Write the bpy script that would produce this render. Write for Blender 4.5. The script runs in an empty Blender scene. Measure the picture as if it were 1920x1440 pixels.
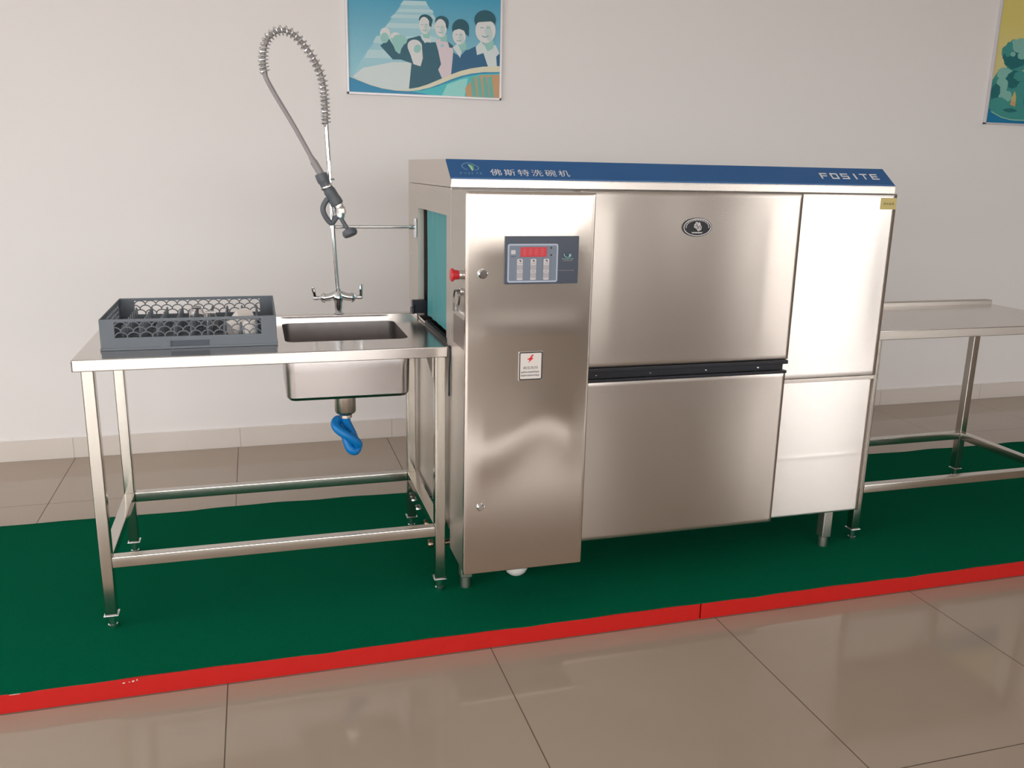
import bpy, bmesh, math, random
from mathutils import Vector, Matrix
random.seed(7)
PI = math.pi
SC = bpy.context.scene
COL = SC.collection

# ------------------------------------------------------------------ materials
def lin(c):
    return tuple(((v/255)/12.92 if v/255 <= .04045 else ((v/255+.055)/1.055)**2.4) for v in c)

def mat(name, rgb, rough=.5, metal=0., spec=.5, emit=None, estr=0., coat=0., trans=0., ior=1.45, alpha=1., aniso=0., tangent=None):
    m = bpy.data.materials.new(name); m.use_nodes = True
    b = m.node_tree.nodes['Principled BSDF']
    b.inputs['Base Color'].default_value = (*lin(rgb), 1)
    b.inputs['Roughness'].default_value = rough
    b.inputs['Metallic'].default_value = metal
    b.inputs['Specular IOR Level'].default_value = spec
    b.inputs['Coat Weight'].default_value = coat
    b.inputs['Transmission Weight'].default_value = trans
    b.inputs['IOR'].default_value = ior
    b.inputs['Alpha'].default_value = alpha
    b.inputs['Anisotropic'].default_value = aniso
    if emit:
        b.inputs['Emission Color'].default_value = (*lin(emit), 1)
        b.inputs['Emission Strength'].default_value = estr
    if tangent:
        c = m.node_tree.nodes.new('ShaderNodeCombineXYZ')
        for i in range(3): c.inputs[i].default_value = tangent[i]
        m.node_tree.links.new(c.outputs[0], b.inputs['Tangent'])
    return m

def node(m, t, **kw):
    n = m.node_tree.nodes.new(t)
    for k, v in kw.items(): setattr(n, k, v)
    return n

def link(m, a, b): m.node_tree.links.new(a, b)

def world_pos(m):
    return node(m, 'ShaderNodeNewGeometry').outputs['Position']

def noise_bump(m, scale, strength, dist=.002, stretch=(1, 1, 1), detail=3, rough_var=None, col_var=None):
    """noise on the surface: bump, roughness and a faint colour variation"""
    b = m.node_tree.nodes['Principled BSDF']
    vm = node(m, 'ShaderNodeVectorMath', operation='MULTIPLY'); vm.inputs[1].default_value = stretch
    link(m, world_pos(m), vm.inputs[0])
    n = node(m, 'ShaderNodeTexNoise'); n.inputs['Scale'].default_value = scale; n.inputs['Detail'].default_value = detail
    link(m, vm.outputs[0], n.inputs['Vector'])
    if strength:
        bp = node(m, 'ShaderNodeBump'); bp.inputs['Strength'].default_value = strength; bp.inputs['Distance'].default_value = dist
        link(m, n.outputs['Fac'], bp.inputs['Height']); link(m, bp.outputs[0], b.inputs['Normal'])
    if rough_var:
        r = node(m, 'ShaderNodeMapRange'); r.inputs['To Min'].default_value, r.inputs['To Max'].default_value = rough_var
        link(m, n.outputs['Fac'], r.inputs['Value']); link(m, r.outputs[0], b.inputs['Roughness'])
    if col_var:
        mx = node(m, 'ShaderNodeMix', data_type='RGBA'); mx.inputs['A'].default_value = (*lin(col_var[0]), 1); mx.inputs['B'].default_value = (*lin(col_var[1]), 1)
        link(m, n.outputs['Fac'], mx.inputs['Factor']); link(m, mx.outputs['Result'], b.inputs['Base Color'])
    return m

STEEL = (208, 199, 191)
M = {}
M['steel'] = mat('brushed_steel', STEEL, .27, 1.)
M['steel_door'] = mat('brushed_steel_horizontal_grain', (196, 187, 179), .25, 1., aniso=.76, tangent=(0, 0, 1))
M['steel_flank'] = mat('glare_lightened_steel_horizontal_grain', (226, 220, 215), .26, 1., aniso=.82, tangent=(0, 0, 1))  # lighter copy of the door steel, window glare put into its colour
M['steel_cab'] = mat('brushed_steel_vertical_grain', STEEL, .21, 1., aniso=.75, tangent=(1, 0, 0))
M['steel_side'] = noise_bump(mat('dull_steel_sheet', (205, 198, 190), .38, 1.), 60, .01, .001, (.1, .1, 1), rough_var=(.34, .42))
M['steel_top'] = noise_bump(mat('worktop_steel', (214, 208, 204), .17, 1.), 60, 0, .001, (.05, 1, 1), rough_var=(.15, .19))
M['steel_bowl'] = noise_bump(mat('sink_bowl_steel', (180, 174, 172), .26, 1.), 40, 0, .001, rough_var=(.24, .28))
M['tube_steel'] = mat('polished_tube_steel', (205, 200, 192), .17, 1.)
M['dark_steel'] = mat('dark_steel', (120, 118, 116), .35, 1.)
M['chrome'] = mat('chrome', (225, 226, 230), .06, 1.)
M['dull_chrome'] = mat('worn_chrome', (232, 232, 234), .2, 1.)
M['wall_front'] = mat('beige_front_wall', (118, 106, 96), .8)
M['counter'] = mat('grey_counter_laminate', (176, 170, 166), .5)
M['brass'] = mat('dull_pipe_metal', (176, 158, 138), .32, 1.)
M['wall'] = noise_bump(mat('white_wall_paint', (240, 236, 236), .75, spec=.25), 55, .05, .002)
M['ceiling'] = mat('ceiling_paint', (232, 230, 226), .9)
M['carpet'] = noise_bump(mat('green_carpet', (2, 88, 62), 1., spec=.02), 420, .9, .006, detail=4, col_var=((2, 80, 55), (5, 113, 80)))
M['red'] = noise_bump(mat('red_painted_board', (190, 18, 12), .5), 30, .05, .002, col_var=((186, 16, 10), (196, 22, 14)))
M['platform_wood'] = mat('platform_board', (120, 96, 70), .8)
M['chip'] = mat('bare_wood_chip', (208, 196, 188), .8)
M['seam'] = mat('dark_gap', (30, 16, 14), .9)
M['rack'] = noise_bump(mat('grey_rack_plastic', (104, 111, 119), .5), 200, .04, .001)
M['rack_shaded'] = mat('grey_rack_plastic_shaded', (74, 81, 92), .5)  # rack plastic darkened, the shade of the recess is in the colour
M['grip'] = mat('grey_grip_plastic', (92, 97, 104), .42)
M['hose_grey'] = mat('grey_hose', (150, 146, 148), .4)
M['blue_hose'] = mat('blue_drain_hose', (8, 118, 190), .42)
M['teal'] = noise_bump(mat('teal_curtain_rubber', (72, 148, 153), .55), 12, .1, .004)
M['banner'] = mat('blue_banner_film', (38, 92, 148), .38)
M['banner_edge'] = mat('light_blue_line', (112, 158, 205), .4)
M['white_ink'] = mat('silver_white_lettering', (224, 226, 230), .4)
M['pale_ink'] = mat('pale_blue_lettering', (120, 160, 190), .5)
M['leaf'] = mat('green_logo_leaf', (110, 180, 130), .5)
M['logo_teal'] = mat('teal_logo', (140, 190, 190), .5)
M['black'] = mat('black_plastic', (22, 24, 32), .38)
M['blackrub'] = mat('black_rubber', (14, 15, 18), .6)
M['panel'] = mat('slate_panel_film', (62, 70, 86), .3)
M['panel_in'] = mat('grey_blue_panel_film', (112, 124, 140), .32)
M['panel_line'] = mat('pale_panel_line', (170, 180, 198), .35)
M['display'] = mat('red_display', (172, 40, 52), .3, emit=(200, 30, 42), estr=.25)
M['digit'] = mat('display_segment', (200, 88, 92), .4)
M['btn'] = mat('button_white', (196, 192, 194), .4)
M['btn2'] = mat('button_grey', (168, 165, 170), .4)
M['ink'] = mat('dark_ink', (60, 54, 56), .6)
M['midink'] = mat('grey_ink', (138, 132, 131), .6)
M['label_white'] = mat('warning_label_white', (214, 208, 204), .5)
M['redink'] = mat('red_ink', (205, 30, 36), .5)
M['yellow'] = mat('yellow_sticker', (200, 184, 120), .5)
M['yellowink'] = mat('sticker_ink', (150, 138, 92), .5)
M['estop'] = mat('red_button_plastic', (196, 36, 48), .35)
M['patch'] = mat('brown_grey_patch', (136, 122, 118), .4, .6)
M['white_cer'] = mat('white_ceramic', (232, 226, 222), .25)
M['glass'] = mat('clear_glass', (250, 247, 247), .03, trans=1., ior=1.45)
M['frame_white'] = mat('pale_aluminium_frame', (222, 220, 224), .35, .3)
M['pane_frame'] = mat('window_frame_aluminium', (150, 150, 150), .4, .6)

def tile_mat(name, rgb1, rgb2, rough, grout, x0, sx, y0, sy, w=.0035, with_y=True):
    m = mat(name, rgb1, rough, spec=.5)
    b = m.node_tree.nodes['Principled BSDF']
    p = world_pos(m)
    sep = node(m, 'ShaderNodeSeparateXYZ'); link(m, p, sep.inputs[0])
    def dist(out, o, s):
        a = node(m, 'ShaderNodeMath', operation='SUBTRACT'); link(m, out, a.inputs[0]); a.inputs[1].default_value = o
        q = node(m, 'ShaderNodeMath', operation='PINGPONG'); link(m, a.outputs[0], q.inputs[0]); q.inputs[1].default_value = s/2
        # pingpong gives distance to the nearest multiple of s
        return q.outputs[0]
    d = dist(sep.outputs['X'], x0, sx)
    if with_y:
        mn = node(m, 'ShaderNodeMath', operation='MINIMUM'); link(m, d, mn.inputs[0]); link(m, dist(sep.outputs['Y'], y0, sy), mn.inputs[1]); d = mn.outputs[0]
    lt = node(m, 'ShaderNodeMath', operation='LESS_THAN'); link(m, d, lt.inputs[0]); lt.inputs[1].default_value = w/2
    n = node(m, 'ShaderNodeTexNoise'); n.inputs['Scale'].default_value = 3.; n.inputs['Detail'].default_value = 6
    link(m, p, n.inputs['Vector'])
    c = node(m, 'ShaderNodeMix', data_type='RGBA'); c.inputs['A'].default_value = (*lin(rgb1), 1); c.inputs['B'].default_value = (*lin(rgb2), 1)
    link(m, n.outputs['Fac'], c.inputs['Factor'])
    c2 = node(m, 'ShaderNodeMix', data_type='RGBA'); c2.inputs['B'].default_value = (*lin(grout), 1)
    link(m, c.outputs['Result'], c2.inputs['A']); link(m, lt.outputs[0], c2.inputs['Factor'])
    link(m, c2.outputs['Result'], b.inputs['Base Color'])
    r = node(m, 'ShaderNodeMapRange'); r.inputs['To Min'].default_value = rough; r.inputs['To Max'].default_value = .7
    link(m, lt.outputs[0], r.inputs['Value']); link(m, r.outputs[0], b.inputs['Roughness'])
    return m
M['floor'] = tile_mat('polished_floor_tile', (175, 160, 145), (167, 151, 136), .07, (98, 86, 74), .636, .774, -1.065, .796)
M['base'] = tile_mat('polished_baseboard_tile', (226, 218, 212), (220, 211, 204), .12, (176, 164, 154), -.11, .79, 0, 1, .003, False)

# ------------------------------------------------------------------ mesh helpers
def new(): return bmesh.new()

def merge(bm, src):
    me = bpy.data.meshes.new('tmp'); src.to_mesh(me); src.free(); bm.from_mesh(me); bpy.data.meshes.remove(me)

BEV = set()
def box(bm, x0, x1, y0, y1, z0, z1, bev=0., seg=2, mi=0):
    b = bmesh.new()
    v = [b.verts.new(p) for p in [(x0, y0, z0), (x1, y0, z0), (x1, y1, z0), (x0, y1, z0), (x0, y0, z1), (x1, y0, z1), (x1, y1, z1), (x0, y1, z1)]]
    for f in [(3, 2, 1, 0), (4, 5, 6, 7), (0, 1, 5, 4), (1, 2, 6, 5), (2, 3, 7, 6), (3, 0, 4, 7)]: b.faces.new([v[i] for i in f])
    if bev: BEV.add(bm)
    if bev: bmesh.ops.bevel(b, geom=list(b.edges), offset=bev, segments=seg, affect='EDGES', profile=.5)
    for f in b.faces: f.material_index = mi
    merge(bm, b)

def frames(pts):
    pts = [Vector(p) for p in pts]; n = len(pts); T = []
    for i in range(n):
        T.append((pts[min(i+1, n-1)]-pts[max(i-1, 0)]).normalized())
    a = Vector((0, 0, 1)) if abs(T[0].z) < .9 else Vector((0, 1, 0))
    N = [(a-T[0]*a.dot(T[0])).normalized()]
    for i in range(1, n):
        v = N[-1]-T[i]*N[-1].dot(T[i]); N.append(v.normalized())
    return pts, T, N

def tube(bm, path, r, seg=12, caps=True, closed=False, mi=0):
    pts, T, N = frames(path); n = len(pts); rings = []
    for i in range(n):
        B = T[i].cross(N[i]); rr = r[i] if isinstance(r, (list, tuple)) else r
        rings.append([bm.verts.new(pts[i]+(N[i]*math.cos(2*PI*k/seg)+B*math.sin(2*PI*k/seg))*rr) for k in range(seg)])
    for i in range(n-1 if not closed else n):
        a, b = rings[i], rings[(i+1) % n]
        for k in range(seg):
            f = bm.faces.new([a[k], a[(k+1) % seg], b[(k+1) % seg], b[k]]); f.material_index = mi
    if caps and not closed:
        f = bm.faces.new(rings[0][::-1]); f.material_index = mi
        f = bm.faces.new(rings[-1]); f.material_index = mi

def lathe(bm, prof, origin, axis=(0, 0, 1), seg=24, mi=0, squash=None):
    """prof: (radius, height) pairs along axis; capped where the radius is > 0 at the ends"""
    ax = Vector(axis).normalized(); a = Vector((1, 0, 0)) if abs(ax.x) < .9 else Vector((0, 1, 0))
    N = (a-ax*a.dot(ax)).normalized(); B = ax.cross(N); o = Vector(origin); rings = []
    for r, h in prof:
        if r < 1e-6: rings.append([bm.verts.new(o+ax*h)])
        else: rings.append([bm.verts.new(o+ax*h+(N*math.cos(2*PI*k/seg)+B*math.sin(2*PI*k/seg))*r) for k in range(seg)])
    for i in range(len(rings)-1):
        a, b = rings[i], rings[i+1]
        for k in range(seg):
            if len(a) == 1 and len(b) == 1: continue
            if len(a) == 1: f = bm.faces.new([a[0], b[(k+1) % seg], b[k]])
            elif len(b) == 1: f = bm.faces.new([a[k], a[(k+1) % seg], b[0]])
            else: f = bm.faces.new([a[k], a[(k+1) % seg], b[(k+1) % seg], b[k]])
            f.material_index = mi
    if len(rings[0]) > 1: bm.faces.new(rings[0][::-1]).material_index = mi
    if len(rings[-1]) > 1: bm.faces.new(rings[-1]).material_index = mi

def prism(bm, poly, o, ux, uy, uz, d0, d1, mi=0):
    """2-D polygon in plane (o,ux,uy) extruded from d0 to d1 along uz"""
    o, ux, uy, uz = map(Vector, (o, ux, uy, uz))
    a = [bm.verts.new(o+ux*p[0]+uy*p[1]+uz*d0) for p in poly]; b = [bm.verts.new(o+ux*p[0]+uy*p[1]+uz*d1) for p in poly]
    n = len(poly)
    bm.faces.new(a[::-1]).material_index = mi; bm.faces.new(b).material_index = mi
    for i in range(n): bm.faces.new([a[i], a[(i+1) % n], b[(i+1) % n], b[i]]).material_index = mi

def grid_panel(bm, x0, x1, z0, z1, yf, thick, f=None, nx=40, nz=60, edge=.003):
    """a sheet-metal panel facing -y whose front bulges slightly by f(u,v) metres, with rounded returns"""
    V = []
    for j in range(nz+1):
        row = []
        for i in range(nx+1):
            u, v = i/nx, j/nz
            w = min(1, 8*u*(1-u))*min(1, 8*v*(1-v))
            row.append(bm.verts.new((x0+edge+(x1-x0-2*edge)*u, yf-(f(u, v)*w if f else 0), z0+edge+(z1-z0-2*edge)*v)))
        V.append(row)
    for j in range(nz):
        for i in range(nx): bm.faces.new([V[j][i], V[j][i+1], V[j+1][i+1], V[j+1][i]])
    ring = V[0][:]+[V[j][nx] for j in range(1, nz+1)]+V[nz][-2::-1]+[V[j][0] for j in range(nz-1, 0, -1)]
    def out(v, e, y):
        p = v.co.copy()
        p.x += -e if abs(p.x-(x0+edge)) < 1e-6 else (e if abs(p.x-(x1-edge)) < 1e-6 else 0)
        p.z += -e if abs(p.z-(z0+edge)) < 1e-6 else (e if abs(p.z-(z1-edge)) < 1e-6 else 0)
        p.y = y; return p
    r1 = [bm.verts.new(out(v, edge*.7, yf+edge*.3)) for v in ring]
    r2 = [bm.verts.new(out(v, edge, yf+edge)) for v in ring]
    r3 = [bm.verts.new(out(v, edge, yf+thick)) for v in ring]
    n = len(ring)
    for a, b in ((ring, r1), (r1, r2), (r2, r3)):
        for i in range(n): bm.faces.new([a[(i+1) % n], a[i], b[i], b[(i+1) % n]])
    bm.faces.new(r3[::-1])

WORLD = {}
def obj(name, bm, m, parent=None, angle=32, recalc=True):
    if recalc: bmesh.ops.recalc_face_normals(bm, faces=bm.faces)
    c = Vector((0, 0, 0))
    if bm.verts:
        lo = Vector([min(v.co[i] for v in bm.verts) for i in range(3)]); hi = Vector([max(v.co[i] for v in bm.verts) for i in range(3)])
        c = (lo+hi)/2; c.z = lo.z
    for v in bm.verts: v.co -= c
    a = math.radians(angle)
    for f in bm.faces: f.smooth = True
    for e in bm.edges:
        if len(e.link_faces) != 2 or e.calc_face_angle(0) > a: e.smooth = False
    wn = bm in BEV; BEV.discard(bm)
    me = bpy.data.meshes.new(name); bm.to_mesh(me); bm.free()
    for x in (m if isinstance(m, (list, tuple)) else [m]): me.materials.append(x)
    o = bpy.data.objects.new(name, me); COL.objects.link(o)
    if wn:
        w_ = o.modifiers.new('weighted_normal', 'WEIGHTED_NORMAL'); w_.keep_sharp = True
    place(o, c, parent)
    return o

def place(o, c, parent):
    WORLD[o] = Vector(c)
    if parent: o.parent = parent; o.location = Vector(c)-WORLD[parent]
    else: o.location = c

def tag(o, label, cat, group=None):
    o['label'] = label; o['category'] = cat
    if group: o['group'] = group
    return o

def thing(name, label, cat, loc, group=None):
    o = bpy.data.objects.new(name, None); o.empty_display_size = .05; COL.objects.link(o)
    place(o, loc, None); return tag(o, label, cat, group)

def struct(name, bm, m, parent=None, **k):
    o = obj(name, bm, m, parent, **k)
    if not parent: o['kind'] = 'structure'
    return o

def dup(o, delta, parent):
    c = o.copy(); COL.objects.link(c); place(c, WORLD[o]+Vector(delta), parent)
    for ch in list(o.children):
        if ch in WORLD: dup(ch, delta, c)
    return c

def bx(name, m, parent, *a, bev=0., **k):
    bm = new(); box(bm, *a, bev=bev); return obj(name, bm, m, parent, **k)

def text_geo(s):
    """flat outline of a string: vertices and faces in the unit frame of its own bounding box"""
    cu = bpy.data.curves.new('t', 'FONT'); cu.body = s; cu.size = 1; cu.resolution_u = 3
    o = bpy.data.objects.new('t', cu); COL.objects.link(o)
    dg = bpy.context.evaluated_depsgraph_get(); me = bpy.data.meshes.new_from_object(o.evaluated_get(dg))
    vs = [v.co.copy() for v in me.vertices]; fs = [tuple(p.vertices) for p in me.polygons]
    bpy.data.objects.remove(o); bpy.data.curves.remove(cu); bpy.data.meshes.remove(me)
    x0 = min(v.x for v in vs); x1 = max(v.x for v in vs); y0 = min(v.y for v in vs); y1 = max(v.y for v in vs)
    return [((v.x-x0)/(x1-x0), (v.y-y0)/(y1-y0)) for v in vs], fs

class Art:
    """flat coloured shapes printed on a surface; every shape is a hair above the one before"""
    def __init__(s, o, ux, uy, uz, step=.00012, fmap=None):
        s.o, s.ux, s.uy, s.uz = map(Vector, (o, ux, uy, uz)); s.bm = new(); s.mats = []; s.d = .0003; s.step = step; s.f = fmap
    def mi(s, m):
        if m not in s.mats: s.mats.append(m)
        return s.mats.index(m)
    def P(s, p):
        if s.f: p = s.f(*p)
        return s.o+s.ux*p[0]+s.uy*p[1]+s.uz*s.d
    def poly(s, pts, m, raise_=True):
        if raise_: s.d += s.step
        f = s.bm.faces.new([s.bm.verts.new(s.P(p)) for p in pts]); f.material_index = s.mi(m)
    def rect(s, x0, y0, x1, y1, m, **k): s.poly([(x0, y0), (x1, y0), (x1, y1), (x0, y1)], m, **k)
    def ell(s, cx, cy, rx, ry, m, rot=0, n=28, a0=0, a1=360, **k):
        c, t = math.cos(math.radians(rot)), math.sin(math.radians(rot)); pts = []
        cnt = n if a1-a0 >= 360 else n+1
        for i in range(cnt):
            a = math.radians(a0+(a1-a0)*i/n); x, y = rx*math.cos(a), ry*math.sin(a); pts.append((cx+x*c-y*t, cy+x*t+y*c))
        s.poly(pts, m, **k)
    def ribbon(s, pts, w, m):
        s.d += s.step; n = len(pts); L, R = [], []
        for i in range(n):
            a, b = pts[max(i-1, 0)], pts[min(i+1, n-1)]; dx, dy = b[0]-a[0], b[1]-a[1]; l = math.hypot(dx, dy) or 1
            ww = (w[i] if isinstance(w, list) else w)/2
            L.append((pts[i][0]-dy/l*ww, pts[i][1]+dx/l*ww)); R.append((pts[i][0]+dy/l*ww, pts[i][1]-dx/l*ww))
        k = s.mi(m)
        vl = [s.bm.verts.new(s.P(p)) for p in L]; vr = [s.bm.verts.new(s.P(p)) for p in R]
        for i in range(n-1): s.bm.faces.new([vr[i], vr[i+1], vl[i+1], vl[i]]).material_index = k
    def text(s, t, x0, y0, x1, y1, m):
        s.d += s.step; vs, fs = text_geo(t); k = s.mi(m)
        V = [s.bm.verts.new(s.P((x0+(x1-x0)*u, y0+(y1-y0)*v))) for u, v in vs]
        for f in fs:
            try: s.bm.faces.new([V[i] for i in f]).material_index = k
            except ValueError: pass
    def marks(s, x0, x1, y, h, m, n, fill=.7, seed=1):
        """a row of tiny illegible characters"""
        rr = random.Random(seed); w = (x1-x0)/n; s.d += s.step
        for i in range(n):
            a = x0+w*i
            s.rect(a+w*(1-fill)/2, y+h*rr.uniform(0, .2), a+w*(1+fill)/2, y+h*rr.uniform(.75, 1), m, raise_=False)
    def done(s, name, parent): return obj(name, s.bm, s.mats, parent, recalc=False)

def arc(cx, cy, rx, ry, a0, a1, n=16):
    return [(cx+rx*math.cos(math.radians(a0+(a1-a0)*i/n)), cy+ry*math.sin(math.radians(a0+(a1-a0)*i/n))) for i in range(n+1)]

# ------------------------------------------------------------------ the room
RX0, RX1, RY0, WALL, RZ = -4.6, 8.4, -8.0, 1.964, 3.5
ZC = .06                                                            # top of the carpet
struct('floor', (lambda b: (box(b, RX0, RX1, RY0, WALL+.1, -.1, 0), b)[1])(new()), M['floor'])
struct('ceiling', (lambda b: (box(b, RX0, RX1, RY0, WALL+.1, RZ, RZ+.1), b)[1])(new()), M['ceiling'])
struct('wall_back', (lambda b: (box(b, RX0-.1, RX1+.1, WALL, WALL+.15, -.1, RZ+.1), b)[1])(new()), M['wall'])
struct('baseboard_back', (lambda b: (box(b, RX0, RX1, 1.951, WALL, 0, .1025, .0015), b)[1])(new()), M['base'])
struct('wall_right', (lambda b: (box(b, RX1, RX1+.15, RY0, WALL, -.1, RZ+.1), b)[1])(new()), M['wall_front'])
FW = [(-4.2, 3.55, .28, 2.75), (4.35, 4.72, .02, 2.3), (5.75, 8.1, .02, 3.3)]   # unseen street-front glazing, added for bright bands in the steel (x0,x1,z0,z1)
b = new(); xs = RX0
for x0, x1, z0, z1 in FW:
    box(b, xs, x0, RY0-.2, RY0, -.1, RZ+.1); box(b, x0, x1, RY0-.2, RY0, -.1, z0); box(b, x0, x1, RY0-.2, RY0, z1, RZ+.1); xs = x1
box(b, xs, RX1, RY0-.2, RY0, -.1, RZ+.1)
struct('wall_front', b, M['wall_front'])
LW = [(-7.4, .0, .6, 2.45)]
b = new(); y0, y1, z0, z1 = LW[0]
box(b, RX0-.2, RX0, RY0-.2, y0, -.1, RZ+.1); box(b, RX0-.2, RX0, y1, WALL, -.1, RZ+.1); box(b, RX0-.2, RX0, y0, y1, -.1, z0); box(b, RX0-.2, RX0, y0, y1, z1, RZ+.1)
struct('wall_left', b, M['wall'])

GLASS = bpy.data.materials.new('window_glass'); GLASS.use_nodes = True
nt = GLASS.node_tree; nt.nodes.clear()
go = nt.nodes.new('ShaderNodeOutputMaterial'); gm = nt.nodes.new('ShaderNodeMixShader'); gt = nt.nodes.new('ShaderNodeBsdfTransparent'); gg = nt.nodes.new('ShaderNodeBsdfGlossy')
gg.inputs['Roughness'].default_value = .02; gm.inputs[0].default_value = .06
nt.links.new(gt.outputs[0], gm.inputs[1]); nt.links.new(gg.outputs[0], gm.inputs[2]); nt.links.new(gm.outputs[0], go.inputs[0])

def portal(name, loc, rot, sx, sy):
    l = bpy.data.lights.new(name, 'AREA'); l.shape = 'RECTANGLE'; l.size = sx; l.size_y = sy; l.cycles.is_portal = True
    o = bpy.data.objects.new(name, l); COL.objects.link(o); o.location = loc; o.rotation_euler = rot
k = 0
for x0, x1, z0, z1 in FW:
    k += 1; b = new(); y = RY0-.1; w = .05
    n = max(1, round((x1-x0)/1.5))
    for i in range(n+1):
        x = x0+(x1-x0-w)*i/n; box(b, x, x+w, y-.03, y+.03, z0, z1)
    for z in (z0, z1-w): box(b, x0, x1, y-.03, y+.03, z, z+w)
    fr = struct('window_%d' % k, b, M['pane_frame'])
    g = new(); box(g, x0+.01, x1-.01, y-.004, y+.004, z0+.01, z1-.01); obj('pane', g, GLASS, fr)
    portal('daylight_portal', ((x0+x1)/2, RY0-.21, (z0+z1)/2), (PI/2, 0, 0), x1-x0, z1-z0)
y0, y1, z0, z1 = LW[0]; b = new()
for i in range(6):
    y = y0+(y1-y0-.05)*i/5; box(b, RX0-.13, RX0-.07, y, y+.05, z0, z1)
for z in (z0, z1-.05): box(b, RX0-.13, RX0-.07, y0, y1, z, z+.05)
fr = struct('window_4', b, M['pane_frame'])
g = new(); box(g, RX0-.104, RX0-.096, y0+.01, y1-.01, z0+.01, z1-.01); obj('pane', g, GLASS, fr)
portal('daylight_portal', (RX0-.21, (y0+y1)/2, (z0+z1)/2), (PI/2, 0, -PI/2), y1-y0, z1-z0)
b = new(); box(b, -30, 30, -40, RY0-.2, -.2, -.12); 
og = struct('ground', b, mat('pale_paving', (150, 146, 140), .8))

# ------------------------------------------------------------------ platform and carpet
PF = -.2666
for i, (x0, x1, lab) in enumerate(((-4.6, .577, 'long red-edged platform board under the sink table and control cabinet'), (.582, 5.6, 'red-edged platform board to the right of the seam, under the outfeed table'))):
    t = thing('display_platform', lab, 'platform', ((x0+x1)/2, .33, 0), 'low platform sections')
    bx('deck', M['platform_wood'], t, x0, x1, PF+.02, .93, .002, ZC-.004)
    bx('front_board', M['red'], t, x0, x1, PF, PF+.02, .001, ZC-.003, bev=.0012)
    if i == 0:
        rr = random.Random(3)
        for cx, cz, w, h in ((-1.182, .046, .009, .005), (-1.168, .047, .004, .003), (-1.158, .048, .008, .006), (-1.148, .05, .004, .006), (-1.45, .0548, .034, .0024)):
            a = Art((0, PF, 0), (1, 0, 0), (0, 0, 1), (0, -1, 0))
            a.poly([(cx+w/2*math.cos(q)*rr.uniform(.7, 1.1), cz+h/2*math.sin(q)*rr.uniform(.7, 1.1)) for q in [2*PI*j/8 for j in range(8)]], M['chip'])
            ch = a.done('paint_chip', t); ch['label'] = 'pale chipped spot in the red paint'
b = new(); N = 220; top, bot = [], []
rr = random.Random(5); ph = [rr.uniform(0, 6) for _ in range(6)]
def back_y(x):
    s = .012*math.sin(2.1*x+ph[0])+.008*math.sin(5.3*x+ph[1])+.005*math.sin(11*x+ph[2])+.003*math.sin(23*x+ph[3])
    return .962+s*(.35 if x < -1.1 else 1)
def front_y(x): return PF+.003+.0025*math.sin(9*x+ph[4])+.0015*math.sin(31*x+ph[5])
rows = []
for i in range(N+1):
    x = -4.62+10.24*i/N
    fy, by = front_y(x), back_y(x)
    rows.append([b.verts.new(p) for p in ((x, fy, ZC-.004), (x, fy, ZC-.001), (x, fy+.003, ZC), (x, .2, ZC), (x, .6, ZC), (x, by-.03, ZC), (x, by-.006, ZC-.003), (x, by, ZC-.012), (x, by-.004, ZC-.016))])
for i in range(N):
    for j in range(8): b.faces.new([rows[i][j], rows[i+1][j], rows[i+1][j+1], rows[i][j+1]])
cp = tag(obj('carpet', b, M['carpet'], angle=60), 'dark green carpet runner covering the low red-edged platform', 'carpet')

# unseen counter added across the hall to darken what the steel reflects
t = thing('reflection_counter', 'long grey counter out of view, added to shape the reflections in the steel', 'counter', (2.25, -5.2, 0))
bx('body', M['counter'], t, .4, 4.1, -5.55, -4.95, .02, .70, bev=.004)
bx('worktop', M['counter'], t, .37, 4.13, -5.6, -4.9, .70, .74, bev=.004)
bx('plinth', M['dark_steel'], t, .45, 4.05, -5.5, -5.0, .0, .02)

# ------------------------------------------------------------------ tables
def leg_geo(x, y, ztop, w=.0345):
    b = new(); box(b, x-w/2, x+w/2, y-w/2, y+w/2, ZC+.047, ztop, .004, 3); return b
def foot_geo(x, y):
    b = new(); box(b, x-.021, x+.021, y-.021, y+.021, ZC+.042, ZC+.0475, .001)
    lathe(b, [(.0125, 0), (.014, .003), (.014, .012), (.011, .014), (.011, .042)], (x, y, ZC)); return b
def rail(name, parent, x0, x1, y0, y1, z0, z1): return bx(name, M['tube_steel'], parent, x0, x1, y0, y1, z0, z1, bev=.003)

def make_legs(t, xs, ys, ztop):
    first = None
    for x in xs:
        for y in ys:
            if first is None:
                first = obj('leg', leg_geo(x, y, ztop), M['tube_steel'], t); obj('foot', foot_geo(x, y), M['dull_chrome'], first); o0 = (x, y)
            else: dup(first, (x-o0[0], y-o0[1], 0), t)

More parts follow.
